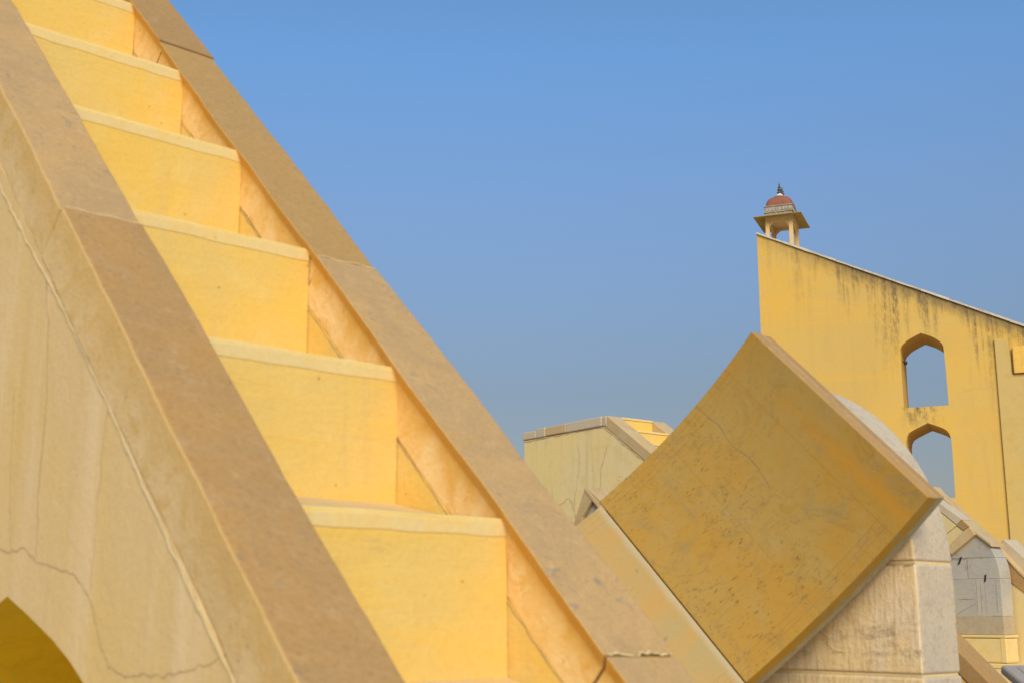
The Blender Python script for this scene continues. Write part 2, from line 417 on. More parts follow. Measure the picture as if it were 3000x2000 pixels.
def great_wall_material():
    """tall yellow wall: UV = (metres along the wall, metres below the sloping top)"""
    t = NT('stained_yellow_limewash')
    co = t.co()
    uv = t.co(uv=True)
    ux, uy, _ = t.sep(uv)
    col = t.mix(t.ramp(t.noise(co, 0.25, 5, 0.6, 0.5), 0.35, 0.65), (0.69, 0.42, 0.075), (0.65, 0.42, 0.105))
    col = t.mix(t.ramp(t.noise(co, 1.4, 6, 0.65), 0.48, 0.75, 0, 0.5), col, (0.62, 0.41, 0.15))
    col = t.mix(t.ramp(t.noise(co, 6.0, 5, 0.7), 0.5, 0.8, 0, 0.3), col, (0.6, 0.38, 0.12))
    col = t.mix(t.math('MULTIPLY', t.ramp(t.noise(t.co((0.16, 0.16, 0.09)), 1.0, 5, 0.65, 0.5), 0.42, 0.62, 0.1, 0.75), t.ramp(ux, 0, 9, 0.45, 1.0)), col, (0.57, 0.378, 0.115))
    vs_ = t.noise(t.co((1.6, 1.6, 0.12)), 1.0, 5, 0.65, 0.2)
    col = t.mix(t.ramp(vs_, 0.5, 0.72, 0, 0.4), col, (0.55, 0.35, 0.1))
    # horizontal work-day bands of the plaster
    lay = t.noise(t.co((0.05, 0.05, 0.7)), 1.0, 3, 0.5, 0.3)
    col = t.mix(t.ramp(lay, 0.5, 0.62, 0, 0.25), col, (0.74, 0.42, 0.06))
    # rain streaks from under the coping
    s1 = t.noise(t.co(uv=True, scale=(2.3, 0.10, 1)), 1.0, 5, 0.65, 0.25)
    s2 = t.noise(t.co(uv=True, scale=(0.55, 0.05, 1), loc=(4.3, 0, 0)), 1.0, 3, 0.5)
    reach = t.math('ADD', 0.5, t.math('MULTIPLY', t.ramp(s2, 0.35, 0.65), 6.5))
    fall = t.math('SUBTRACT', 1.0, t.math('DIVIDE', uy, reach), clamp=True)
    fall = t.math('POWER', fall, 1.3)
    along = t.ramp(ux, 0.5, 7.0, 0.3, 1.0)
    br = t.ramp(t.noise(t.co(uv=True, scale=(5, 2, 1)), 1.0, 6, 0.75), 0.35, 0.6)
    st = t.math('MULTIPLY', t.math('MULTIPLY', t.ramp(s1, 0.42, 0.62), fall), t.math('MULTIPLY', along, br))
    col = t.mix(t.math('MULTIPLY', st, 1.25, clamp=True), col, (0.19, 0.135, 0.055))
    top = t.math('MULTIPLY', t.ramp(t.math('ADD', uy, t.math('MULTIPLY', t.noise(t.co(uv=True, scale=(3, 1.5, 1)), 1.0, 5, 0.75), -1.6)), -1.05, 0.45, 1, 0), along)
    col = t.mix(t.math('MULTIPLY', top, 0.85), col, (0.13, 0.10, 0.055))
    # a few long thin drips
    s3 = t.noise(t.co(uv=True, scale=(3.6, 0.045, 1), loc=(9, 2, 0)), 1.0, 2, 0.4, 0.15)
    drip = t.math('MULTIPLY', t.ramp(s3, 0.66, 0.72), t.math('SUBTRACT', 1.0, t.math('DIVIDE', uy, 8.0), clamp=True))
    col = t.mix(t.math('MULTIPLY', t.math('MULTIPLY', drip, br), 0.6), col, (0.3, 0.22, 0.09))
    # grime under the sill of the upper opening
    z = t.sep(co)[2]
    sg = t.math('MULTIPLY', t.math('MULTIPLY', t.ramp(z, 12.0, 13.3), t.ramp(z, 13.62, 13.5)), t.math('MULTIPLY', t.ramp(ux, 7.9, 8.5), t.ramp(ux, 10.8, 9.3)))
    sg = t.math('MULTIPLY', sg, t.ramp(t.noise(t.co(uv=True, scale=(2.2, 0.9, 1)), 1.0, 6, 0.75), 0.42, 0.62))
    col = t.mix(t.math('MULTIPLY', sg, 0.85), col, (0.17, 0.12, 0.05))
    h = t.noise(co, 5, 6, 0.7)
    return t.done(col, 0.9, h, 0.3, 0.05)


M['great'] = great_wall_material()
M['great_pale'] = plaster('pale_pilaster_plaster', (0.60, 0.41, 0.12), (0.57, 0.41, 0.145), (0.54, 0.36, 0.10), 0.25, 0.3, (0.5, 0.38, 0.16), bump=0.3)
M['great_bright'] = plaster('lit_yellow_plaster', (0.80, 0.48, 0.09), (0.74, 0.45, 0.11), (0.62, 0.38, 0.10), 0.5, 0.4, (0.4, 0.27, 0.09))  # light from the right put into the projecting block's brighter yellow
M['pavilion'] = plaster('pavilion_limewash', (0.74, 0.50, 0.20), (0.70, 0.49, 0.24), (0.62, 0.42, 0.18), 1.2, 0.3, (0.45, 0.3, 0.12))
M['eave'] = plaster('ochre_eave', (0.44, 0.29, 0.06), (0.38, 0.26, 0.07), (0.32, 0.22, 0.07), 1.0, 0.4, (0.2, 0.14, 0.05))
M['red_dome'] = plaster('faded_red_dome', (0.30, 0.105, 0.06), (0.26, 0.10, 0.06), (0.33, 0.14, 0.085), 1.5, 0.25, (0.25, 0.12, 0.08))
M['grime'] = plaster('sooty_lime', (0.42, 0.37, 0.28), (0.26, 0.22, 0.16), (0.14, 0.115, 0.08), 3.0, 0.6, (0.07, 0.055, 0.04))
M['niche'] = plaster('pale_niche', (0.46, 0.40, 0.31), (0.36, 0.31, 0.24), (0.22, 0.185, 0.13), 3.0, 0.5, (0.14, 0.11, 0.08))
M['finial'] = plaster('dark_finial', (0.10, 0.085, 0.06), (0.07, 0.06, 0.05), (0.14, 0.11, 0.07), 4.0, rough=0.6)
M['white_lotus'] = plaster('white_lotus', (0.72, 0.66, 0.52), (0.66, 0.6, 0.48), (0.5, 0.44, 0.34), 3.0)
M['panel'] = stone('grey_panel_stone', (0.34, 0.30, 0.26), (0.32, 0.28, 0.25), (0.36, 0.32, 0.28), 2.0, veins=0.2, warm=(0.36, 0.3, 0.24), rough=0.5)
M['panel_line'] = stone('engraved_line', (0.20, 0.17, 0.15), (0.2, 0.17, 0.15), (0.2, 0.17, 0.15), 2.0, veins=0.2, warm=(0.2, 0.17, 0.15))
M['black'] = plaster('black_plastic', (0.03, 0.03, 0.03), (0.035, 0.035, 0.035), (0.04, 0.04, 0.04), rough=0.4)
M['iron'] = plaster('rusty_iron', (0.035, 0.025, 0.02), (0.05, 0.03, 0.02), (0.06, 0.03, 0.02), rough=0.6)


def ground_material():
    t = NT('dusty_paving')
    co = t.co()
    col = t.mix(t.ramp(t.noise(co, 0.3, 5), 0.35, 0.65), (0.58, 0.46, 0.31), (0.54, 0.41, 0.27))
    br = t.n('TexBrick')
    t.put(br.inputs['Vector'], co)
    br.inputs['Scale'].default_value = 1.0
    br.inputs['Color1'].default_value = (1, 1, 1, 1)
    br.inputs['Color2'].default_value = (0.82, 0.82, 0.82, 1)
    br.inputs['Mortar'].default_value = (0.5, 0.46, 0.4, 1)
    br.inputs['Mortar Size'].default_value = 0.008
    col = t.mix(1.0, col, br.outputs['Color'], 'MULTIPLY')
    return t.done(col, 0.9, t.noise(co, 30, 4), 0.2, 0.01)


M['ground'] = ground_material()


# ------------------------------------------------------------------ object helpers
def org(parent):
    v = Vector((0, 0, 0))
    while parent is not None:
        v = v + Vector(parent.location)
        parent = parent.parent
    return v


def obj(name, verts, faces, mat, parent=None, bevel=0.0, seg=2, smooth=False, uvs=None, weld=False):
    """one mesh object; verts are in world space and are moved into the parent's space"""
    o0 = org(parent)
    me = bpy.data.meshes.new(name)
    bm = bmesh.new()
    vs = [bm.verts.new(Vector(v) - o0) for v in verts]
    lay = bm.loops.layers.uv.new('UVMap') if uvs else None
    for f in faces:
        try:
            fc = bm.faces.new([vs[i] for i in f])
        except ValueError:
            continue
        if lay:
            for lp, i in zip(fc.loops, f):
                lp[lay].uv = uvs[i]
    if weld:
        bmesh.ops.remove_doubles(bm, verts=bm.verts, dist=1e-5)
    bmesh.ops.recalc_face_normals(bm, faces=bm.faces)
    bm.to_mesh(me)
    bm.free()
    me.materials.append(mat)
    if smooth:
        for p in me.polygons:
            p.use_smooth = True
    ob = bpy.data.objects.new(name, me)
    COL.objects.link(ob)
    ob.parent = parent
    if bevel:
        b = ob.modifiers.new('bevel', 'BEVEL')
        b.width = bevel
        b.segments = seg
        b.limit_method = 'ANGLE'
        b.angle_limit = R(35)
    return ob


def thing(name, label, cat, loc, group=None):
    o = bpy.data.objects.new(name, None)
    o.empty_display_size = 0.3
    COL.objects.link(o)
    o.location = loc
    o['label'] = label
    o['category'] = cat
    if group:
        o['group'] = group
    return o


class Frame:
    """local axes: w across, a along the ground, z up; u/n along and out of the inclined plane"""
    def __init__(s, o, az, el=0.0, k=1.0):
        s.o = Vector(o)
        s.k = k
        s.W = Vector((math.cos(R(az)), -math.sin(R(az)), 0))
        s.A = Vector((math.sin(R(az)), math.cos(R(az)), 0))
        s.Z = Vector((0, 0, 1))
        s.U = s.A * math.cos(R(el)) + s.Z * math.sin(R(el))
        s.N = -s.A * math.sin(R(el)) + s.Z * math.cos(R(el))

    def wun(s, w, u, n):
        return s.o + (s.W * w + s.U * u + s.N * n) * s.k

    def waz(s, w, a, z):
        return s.o + (s.W * w + s.A * a + s.Z * z) * s.k


def prism(fr, outer, w0, w1, holes=()):
    """profile in the (a, z) plane, optionally with holes, extruded from w0 to w1"""
    loops = [outer] + list(holes)
    tris = tessellate_polygon([[Vector((p[0], p[1], 0)) for p in lp] for lp in loops])
    flat = [p for lp in loops for p in lp]
    nn = len(flat)
    verts = [fr.waz(w0, *p) for p in flat] + [fr.waz(w1, *p) for p in flat]
    faces = [tuple(t) for t in tris] + [tuple(i + nn for i in reversed(t)) for t in tris]
    b = 0
    for lp in loops:
        m = len(lp)
        for i in range(m):
            j = (i + 1) % m
            faces.append((b + i, b + j, b + j + nn, b + i + nn))
        b += m
    return verts, faces


def box8(p):
    return list(p), [(0, 1, 2, 3), (7, 6, 5, 4), (0, 4, 5, 1), (1, 5, 6, 2), (2, 6, 7, 3), (3, 7, 4, 0)]


def box_waz(fr, w0, w1, a0, a1, z0, z1):
    return box8([fr.waz(w, a, z) for z in (z0, z1) for w, a in ((w0, a0), (w1, a0), (w1, a1), (w0, a1))])


def slab_wun(fr, w0, w1, u0, u1, n0, n1, seg=10, jit=0.003, seed=0, lean=0.0):
    """long inclined slab whose arrises wander a little"""
    verts, faces = [], []
    sec = [(w0 + lean, n0), (w1, n0), (w1, n1), (w0, n1)]
    if lean:
        sec.append((w0 + lean * 0.9, n1 - 0.028))
    m = len(sec)
    for i in range(seg + 1):
        u = u0 + (u1 - u0) * i / seg
        for c, (w, n) in enumerate(sec):
            q = Vector((u * 3.1 + seed * 5.7, (3 if c == 4 else c) * 9.3, seed))
            dw = noise.noise(q) * jit + noise.noise(q * 6.3) * jit * 0.35
            dn = noise.noise(q + Vector((50, 0, 0))) * jit * 0.8 + noise.noise(q * 7.1 + Vector((9, 0, 0))) * jit * 0.3
            verts.append(fr.wun(w + dw, u, n + dn))
    for i in range(seg):
        for c in range(m):
            d = (c + 1) % m
            faces.append((m * i + c, m * i + d, m * i + m + d, m * i + m + c))
    faces.append(tuple(range(m)))
    faces.append(tuple(reversed(range(m * seg, m * seg + m))))
    return verts, faces


def ribbon(pts, normal, width, raise_=0.0012, bulge=0.0, seed=0, sub=6, wob=0.004, jag=0.45):
    """irregular narrow strip along a polyline on a flat surface (a crack or a bead of mortar)"""
    normal = Vector(normal).normalized()
    path = []
    for i in range(len(pts) - 1):
        a, b = Vector(pts[i]), Vector(pts[i + 1])
        for k in range(sub):
            path.append(a.lerp(b, k / sub))
    path.append(Vector(pts[-1]))
    verts, faces = [], []
    for i, p in enumerate(path):
        t = (path[min(i + 1, len(path) - 1)] - path[max(i - 1, 0)]).normalized()
        s = normal.cross(t).normalized()
        q = Vector((i * 0.37 + seed * 11.3, seed, 0))
        p = p + s * (noise.noise(q) * wob + random.uniform(-1, 1) * width * jag)
        wd = width * (0.25 + 1.5 * abs(noise.noise(q * 1.7 + Vector((9, 3, 0)))) + (0.5 * random.random() if jag > 0.2 else 0.35))
        if i in (0, len(path) - 1):
            wd *= 0.3
        for sx, hh in ((-0.5, 0), (-0.18, 1), (0.18, 1), (0.5, 0)):
            verts.append(p + s * sx * wd + normal * (raise_ + bulge * hh))
    for i in range(len(path) - 1):
        for c in range(3):
            faces.append((4 * i + c, 4 * i + c + 1, 4 * i + 5 + c, 4 * i + 4 + c))
    return verts, faces


# ------------------------------------------------------------------ ground
g = obj('ground', [(-1500, -1500, 0), (1500, -1500, 0), (1500, 2500, 0), (-1500, 2500, 0)], [(0, 1, 2, 3)], M['ground'])
g['kind'] = 'structure'

# ================================================================== the near sundial: stair, dial and pier
K = 1.3
P6 = Vector((-0.01702703, 2.11554121, 1.75255586))      # a step edge before scaling
N0 = Frame((0, 0, 0), -43, 44.5).N
O1 = EYE + ((P6 + N0 * 0.012) - EYE) * K
FA = Frame(O1, -43, 44.5, K)
GZ = -O1.z / K                                            # ground level in the frame's units
el = R(44.5)
near = thing('stepped_sundial', 'large yellow stepped masonry sundial with tan stone copings and a curved dial plate', 'sundial', (FA.waz(-0.2, 0.4, 0).x, FA.waz(-0.2, 0.4, 0).y, 0))

SL = 0.105                                                # depth of a coping stone
ATOP, ZTOP = 2.45, 2.45 * math.tan(el)


def under(a, n):                                          # height of the line n below the inclined plane
    return a * math.tan(el) + n / math.cos(el)


arch = [(0, 0), (-0.089, -0.03), (-0.199, -0.071), (-0.269, -0.103), (-0.319, -0.132), (-0.375, -0.18), (-0.415, -0.25), (-0.44, -0.34), (-0.45, -0.46)]
AX, AZ = 0.656, -0.13
hole = [(AX + p[0], AZ + p[1]) for p in arch]
hole += [(AX - 0.45, GZ + 0.12), (AX + 0.45, GZ + 0.12)] + [(AX - p[0], AZ + p[1]) for p in reversed(arch[1:])]


def wall_profile(n):
    foot = (GZ - n / math.cos(el)) / math.tan(el)
    return [(foot, GZ), (ATOP, under(ATOP, n)), (ATOP + 0.9, under(ATOP, n)), (ATOP + 0.9, GZ)]


v, f = prism(FA, wall_profile(-SL), -0.5565, -0.405, [hole])
lw = obj('side_wall', v, f, M['side_plaster'], near)
lw.data.materials.append(M['arch_plaster'])
for p in list(lw.data.polygons)[-len(hole):]:
    p.material_index = 1
lw['label'] = 'pale weathered plaster side of the stair, with cracks and a pointed arch'
v, f = prism(FA, wall_profile(-SL), 0.0140, 0.153)
obj('side_wall', v, f, M['riser'], near)
v, f = prism(FA, wall_profile(-0.28), -0.4048, 0.0138, [hole])
obj('stair_core', v, f, M['arch_plaster'], near)

# coping stones, left and right; every stone has its own tone
SP = dict(bump=0.3, rough=0.75, spec=0.2, rnd=0.0)
M['coping_dark'] = stone('brown_sandstone', (0.44, 0.265, 0.09), (0.42, 0.26, 0.10), (0.45, 0.28, 0.11), 1.0, veins=0.35, vein=(0.3, 0.2, 0.1), warm=(0.46, 0.26, 0.07), **SP)
M['coping_light'] = stone('mottled_sandstone', (0.52, 0.328, 0.138), (0.45, 0.295, 0.138), (0.56, 0.362, 0.155), 1.5, veins=0.85, vein=(0.26, 0.22, 0.16), warm=(0.58, 0.34, 0.11), **SP)
COPE = ((-0.558, -0.405, 0.0, (-1.75, -0.62, 0.775, 1.9, 3.35), ('coping', 'coping', 'coping_light', 'coping'), 'coping_flank'),
        (-0.006, 0.155, 0.020, (-1.75, -0.315, 0.81, 1.88, 3.35), ('coping_light', 'coping_light', 'coping_dark', 'coping'), 'coping_side'))
for w0, w1, lean_, cuts, tones, flank in COPE:
    for i in range(len(cuts) - 1):
        v, f = slab_wun(FA, w0, w1, cuts[i] + 0.0015, cuts[i + 1] - 0.0015, -SL, (0.0, 0.002, -0.002, 0.001)[i], 48, 0.0055, seed=i + w0 * 10, lean=lean_)
        uvs = [((p - FA.o).dot(FA.U) / K, (p - FA.o).dot(FA.N) / K) for p in v]
        s = obj('coping_slab', v, f, M[tones[i]], near, bevel=0.005, uvs=uvs)
        s.data.materials.append(M[flank])
        for p in s.data.polygons:                        # the two long sides are stained, the top is worn
            if abs(p.normal.dot(FA.W)) > 0.6:
                p.material_index = 1
        if i in (1, 2):                                   # mortar smeared over the joint
            u = cuts[i]
            jn = [FA.wun(w0 + 0.006 + (w1 - w0 - 0.012) * m / 6, u + 0.004 * math.sin(m * 2.1), 0.0015) for m in range(7)]
            v, f = ribbon(jn, FA.N, (0.005 if i == 1 and w0 > -0.2 else 0.004), 0.0008, 0.0, 31 + i, 6, 0.003)
            obj('joint_mortar', v, f, M['mortar'], s)

# steps: a riser block, a paler worn edge and a tread that falls to the front
H, RUN = 0.30, 0.30 / math.tan(el)
z0 = -0.004 * math.cos(el)
a0 = 0.004 * math.sin(el)
W0, W1 = -0.4052, 0.0130
for k in range(-5, 8):
    ak, zk = a0 + k * RUN, z0 + k * H
    jit = random.uniform(-0.004, 0.004)
    lean = random.uniform(-0.006, 0.006)
    pr = [(ak + 0.004 + jit, zk - H - 0.06), (ak + 0.004 + jit + lean, zk - 0.004), (ak + RUN + 0.03, zk - 0.004), (ak + RUN + 0.03, zk - H - 0.06)]
    v, f = prism(FA, pr, W0, W1)
    r = obj('step', v, f, M['riser'], near, bevel=0.003)
    nb = 0.031
    vs, fs = [], []
    for m in range(25):
        w = W0 + 0.001 + (W1 - W0 - 0.002) * m / 24
        dz = noise.noise(Vector((w * 14, k * 7.7, 0))) * 0.0025
        dt = noise.noise(Vector((w * 9, k * 3.1, 5))) * 0.002
        for aa, zq in ((jit + lean * 0.9 + 0.0028, -nb + dz), (jit + lean + 0.0028, -0.009 + dt), (jit + lean + 0.008, -0.001 + dt), (0.05, 0.003), (0.05, -nb + dz)):
            vs.append(FA.waz(w, ak + aa, zk + zq))
    for m in range(24):
        for c in range(5):
            d = (c + 1) % 5
            fs.append((5 * m + c, 5 * m + d, 5 * m + 5 + d, 5 * m + 5 + c))
    fs += [tuple(range(5)), tuple(range(120, 125))]
    obj('worn_edge', vs, fs, M['nosing'], r, bevel=0.0015)
    prt = [(ak + 0.0505, zk - 0.02), (ak + 0.0505, zk + 0.003), (ak + RUN * 0.6, zk + 0.016), (ak + RUN + 0.01, zk + 0.044), (ak + RUN + 0.01, zk - 0.02)]
    v, f = prism(FA, prt, W0 + 0.001, W1 - 0.001)
    obj('tread', v, f, M['tread'], r)

# the long pale bead of mortar between stone and plaster, and the cracks of the side wall
side_n = -FA.W
pts = [FA.wun(-0.5568, u, n) for u, n in ((1.3, -0.131), (1.071, -0.128), (0.855, -0.122), (0.604, -0.107), (0.341, -0.104), (0.147, -0.107), (-0.054, -0.108), (-0.247, -0.104), (-0.5, -0.106), (-0.9, -0.104))]
pts = [p - FA.N * 0.004 for p in pts]
v, f = ribbon(pts, side_n, 0.012, 0.0012, 0.0014, 3, 16, 0.005, 0.05)
obj('mortar_bead', v, f, M['mortar'], lw, smooth=True)
pts2 = [p - FA.N * 0.006 for p in pts]


def side_az(lst, dw=-0.5567):
    return [FA.waz(dw, a, z) for a, z in lst]


CR = [
    [(1.02, 0.02), (0.80, -0.03), (0.66, -0.055), (0.60, -0.05), (0.545, -0.075), (0.46, -0.088), (0.395, -0.10), (0.35, -0.125), (0.315, -0.16), (0.29, -0.205), (0.255, -0.235), (0.21, -0.248), (0.15, -0.243), (0.09, -0.243), (0.03, -0.235)],
    [(0.547, -0.075), (0.56, 0.05), (0.555, 0.2), (0.575, 0.34), (0.60, 0.42)],
    [(0.335, -0.13), (0.33, 0.0), (0.325, 0.12), (0.31, 0.19)],
    [(0.66, -0.055), (0.69, 0.1), (0.70, 0.24)],
    [(0.03, -0.235), (-0.03, -0.225), (-0.10, -0.20)],
]
for i, c in enumerate(CR):
    v, f = ribbon(side_az(c), side_n, (0.0036, 0.0028, 0.0020, 0.0018, 0.0026)[i], 0.0006, 0, i + 1, 9, 0.007)
    obj('crack', v, f, M['crack'], lw)

jp = [FA.wun(0.0138, u * 0.1, -0.1075) for u in range(-9, 33, 2)]
v, f = ribbon(jp, side_n, 0.0030, 0.0005, 0, 14, 16, 0.004)
obj('joint_crack', v, f, M['grey_crack'], near)

# dial: a quarter cylinder about the outer edge of the right coping
RI, TH = 1.5, 0.09
CW = 0.155


def dial_slab(ph0, ph1, u0, u1, ri, th, mat, parent, name='dial_slab', seg=18, ends=0.0):
    verts, faces, uvs = [], [], []
    nu = 6
    for i in range(seg + 1):
        ph = ph0 + (ph1 - ph0) * i / seg
        for r in (ri, ri + th):
            for j in range(nu + 1):
                u = u0 + (u1 - u0) * j / nu
                uu = u + (0.010 * math.sin(min(1, ph / 45) * math.pi) if j == 0 else 0)
                verts.append(FA.wun(CW + r * math.cos(R(ph)), uu, -r * math.sin(R(ph))))
                uvs.append((ph, uu))
    st = 2 * (nu + 1)
    for i in range(seg):
        for j in range(nu):
            b = i * st + j
            faces.append((b, b + 1, b + st + 1, b + st))
            c = b + nu + 1
            faces.append((c, c + st, c + st + 1, c + 1))
        for j in (0, nu):
            b = i * st + j
            faces.append((b, b + nu + 1, b + st + nu + 1, b + st))
    for i in (0, seg):
        for j in range(nu):
            b = i * st + j
            faces.append((b, b + nu + 1, b + nu + 2, b + 1))
    return obj(name, verts, faces, mat, parent, bevel=0.004, uvs=uvs)


ds = dial_slab(0.0, 27.42, 0.205, 0.970, RI, 0.052, M['dial'], near)
M['dial_edge'] = plaster('ochre_slab_edge', (0.50, 0.28, 0.025), (0.44, 0.27, 0.05), (0.40, 0.31, 0.14), 2.5, 0.3, (0.36, 0.22, 0.04))
ds['label'] = 'mottled ochre concave dial slab with engraved scale lines'
ds.data.materials.append(M['coping'])
ds.data.materials.append(M['dial_edge'])
for p in ds.data.polygons:
    if p.normal.dot(FA.N) > 0.9 and abs(p.normal.dot(FA.W)) < 0.2:
        p.material_index = 1
    if abs(p.normal.dot(FA.U)) > 0.8:
        p.material_index = 2
ds2 = dial_slab(27.52, 55.0, 0.205, 0.958, RI + 0.004, 0.052, M['dial'], near)
ds3 = dial_slab(55.1, 88.0, 0.205, 0.962, RI, 0.052, M['dial'], near)
M['backing'] = plaster('grey_green_backing', (0.46, 0.40, 0.25), (0.40, 0.35, 0.23), (0.30, 0.26, 0.16), 2.5, 0.5, (0.24, 0.2, 0.11))
# rough backing under the slabs, seen as a pale second layer along the lower edge
bk = dial_slab(0.0, 88.0, 0.210, 0.966, RI + 0.0565, 0.038, M['backing'], near, 'dial_backing', 40)
bk.data.materials.append(M['coping'])
for p in bk.data.polygons:
    if p.normal.dot(FA.N) > 0.9 and abs(p.normal.dot(FA.W)) < 0.2:
        p.material_index = 1

# grey vein across the dial slab
vv = []
for ph, u in ((11.04, .967), (11.0, .922), (10.68, .864), (11.2, .779), (10.87, .727), (10.7, .69), (11.1, .62), (11.5, .58)):
    vv.append(FA.wun(CW + (RI - 0.0004) * math.cos(R(ph)), u, -(RI - 0.0004) * math.sin(R(ph))))
nrm = FA.W * -math.cos(R(11)) + FA.N * math.sin(R(11))
v, f = ribbon(vv, nrm, 0.0026, 0.0004, 0, 8, 6, 0.004)
obj('vein', v, f, M['vein'], ds)


# engraved numerals
def numeral(txt, ph, u, size, name='numeral'):
    c = bpy.data.curves.new(name, 'FONT')
    c.body = txt
    c.size = size
    c.extrude = 0.0003
    tmp = bpy.data.objects.new(name, c)
    COL.objects.link(tmp)
    me = bpy.data.meshes.new_from_object(tmp.evaluated_get(bpy.context.evaluated_depsgraph_get()))
    bpy.data.objects.remove(tmp, do_unlink=True)
    xa = FA.N * math.cos(R(ph)) + FA.W * math.sin(R(ph))      # towards the tip of the dial
    ya = FA.U
    p = FA.wun(CW + (RI - 0.0006) * math.cos(R(ph)), u, -(RI - 0.0006) * math.sin(R(ph)))
    nz = FA.W * -math.cos(R(ph)) + FA.N * math.sin(R(ph))
    o0 = org(ds)
    verts = [p + xa * q.co.x + ya * q.co.y + nz * (q.co.z + 0.0004) - o0 for q in me.vertices]
    m2 = bpy.data.meshes.new(name)
    m2.from_pydata(verts, [], [list(pl.vertices) for pl in me.polygons])
    m2.materials.append(M['vein'])
    o = bpy.data.objects.new(name, m2)
    COL.objects.link(o)
    o.parent = ds


numeral('१५०', 17.2, 0.276, 0.020)
numeral('५', 17.3, 0.262, 0.016)
numeral('०५', 17.9, 0.883, 0.018)

# pier: round-topped wall behind the tip of the dial, built of tooled blocks
PC, PR = (0.855, -0.03), 0.598
PW0, PW1 = 1.762, 1.966


def pier_top(zlow, seg=40):
    a_s = math.asin(max(-1, min(1, (zlow - PC[1]) / PR)))
    pts = []
    for i in range(seg + 1):
        t = math.pi - a_s - (math.pi - 2 * a_s) * i / seg
        pts.append((PC[0] + PR * math.cos(t), PC[1] + PR * math.sin(t)))
    return pts


ZJ, ZB = -0.020, -0.322
ptop = [p for p in pier_top(ZJ + 0.003) if p[0] < 0.86]
ptop += [(0.90, 0.55), (0.93, 0.30), (1.10, ZJ + 0.003)]
v, f = prism(FA, ptop, PW0, PW1)
pier = obj('support_pier', v, f, M['pier'], near, bevel=0.012, seg=4)
pier['label'] = 'round-topped pier of tooled pale marble behind the dial'
aL, aR = PC[0] - PR, PC[0] + PR
v, f = box_waz(FA, PW0 + 0.001, PW1 + 0.001, aL - 0.001, aR, ZB + 0.003, ZJ - 0.003)
obj('stone_block', v, f, M['pier'], pier, bevel=0.012, seg=4)
v, f = box_waz(FA, PW0 + 0.004, PW1 - 0.004, aL + 0.005, aR - 0.01, ZJ - 0.004, ZJ + 0.004)
obj('joint_mortar', v, f, M['mortar'], pier)
v, f = box_waz(FA, PW0 - 0.001, PW1 + 0.004, aL - 0.004, aR, ZB - 0.3, ZB - 0.003)
obj('stone_block', v, f, M['pier'], pier, bevel=0.012, seg=4)
v, f = box_waz(FA, PW0 + 0.004, PW1 - 0.004, aL + 0.005, aR - 0.01, ZB - 0.004, ZB + 0.004)
obj('joint_mortar', v, f, M['mortar'], pier)
v, f = box_waz(FA, PW0 - 0.04, PW1 + 0.05, aL - 0.06, aR + 0.05, GZ, ZB - 0.303)
obj('plinth', v, f, M['yellow_panel'], pier, bevel=0.01)
rj = [FA.waz(PW0 - 0.0004, a, ZJ - 0.004 + 0.002 * math.sin(a * 40)) for a in (aL + 0.005, 0.33, 0.4, 0.5, 0.58, 0.7)]
v, f = ribbon(rj, side_n, 0.006, 0.0008, 0, 21, 8, 0.004)
obj('joint_crack', v, f, M['crack'], pier)
pc = [FA.waz(PW0 - 0.0004, a, z) for a, z in ((0.62, -0.18), (0.59, -0.20), (0.56, -0.215), (0.55, -0.24), (0.53, -0.262), (0.49, -0.265))]
v, f = ribbon(pc, side_n, 0.0025, 0.0012, 0, 22, 6, 0.004)
obj('crack', v, f, M['crack'], pier)

# ================================================================== the second sundial, farther back
FF = Frame((1.05567568, 13.85652004, 3.75982114), -36, 34.6)
GF = -3.76
e2 = R(34.6)
mid = thing('stepped_sundial', 'smaller cream plastered sundial with cracked flat coping, behind the sandstone dial plate', 'sundial', (FF.waz(0.4, 0, 0).x, FF.waz(0.4, 0, 0).y, 0))


def f_under(a, n):
    return a * math.tan(e2) + n / math.cos(e2)


SF = 0.118
AE = 1.56
foot = -2.9
def fprof(n):
    return [(foot, GF), (foot, f_under(foot, n)), ((-0.1115 - n / math.cos(e2)) / math.tan(e2), -0.1115), (AE, -0.1115), (AE, GF)]
v, f = prism(FF, fprof(-SF), 0.002, 0.188)
fw = obj('side_wall', v, f, M['far_plaster'], mid, bevel=0.01)
v, f = prism(FF, fprof(-SF), 0.663, 0.848)
obj('side_wall', v, f, M['riser'], mid)
v, f = prism(FF, [(foot, GF), (foot, f_under(foot, -0.2)), (0, -0.24), (AE, -0.24), (AE, GF)], 0.1885, 0.6625)
obj('stair_core', v, f, M['riser'], mid)
for w0, w1 in ((-0.006, 0.192), (0.658, 0.854)):
    cu = (-3.4, -2.3, -1.15, -0.0005)
    for i in range(3):
        v, f = slab_wun(FF, w0, w1, cu[i] + 0.002, cu[i + 1] - 0.001, -SF, 0.0, 16, 0.004, seed=40 + i + w0)
        obj('coping_slab', v, f, M['tan_light'], mid, bevel=0.008)
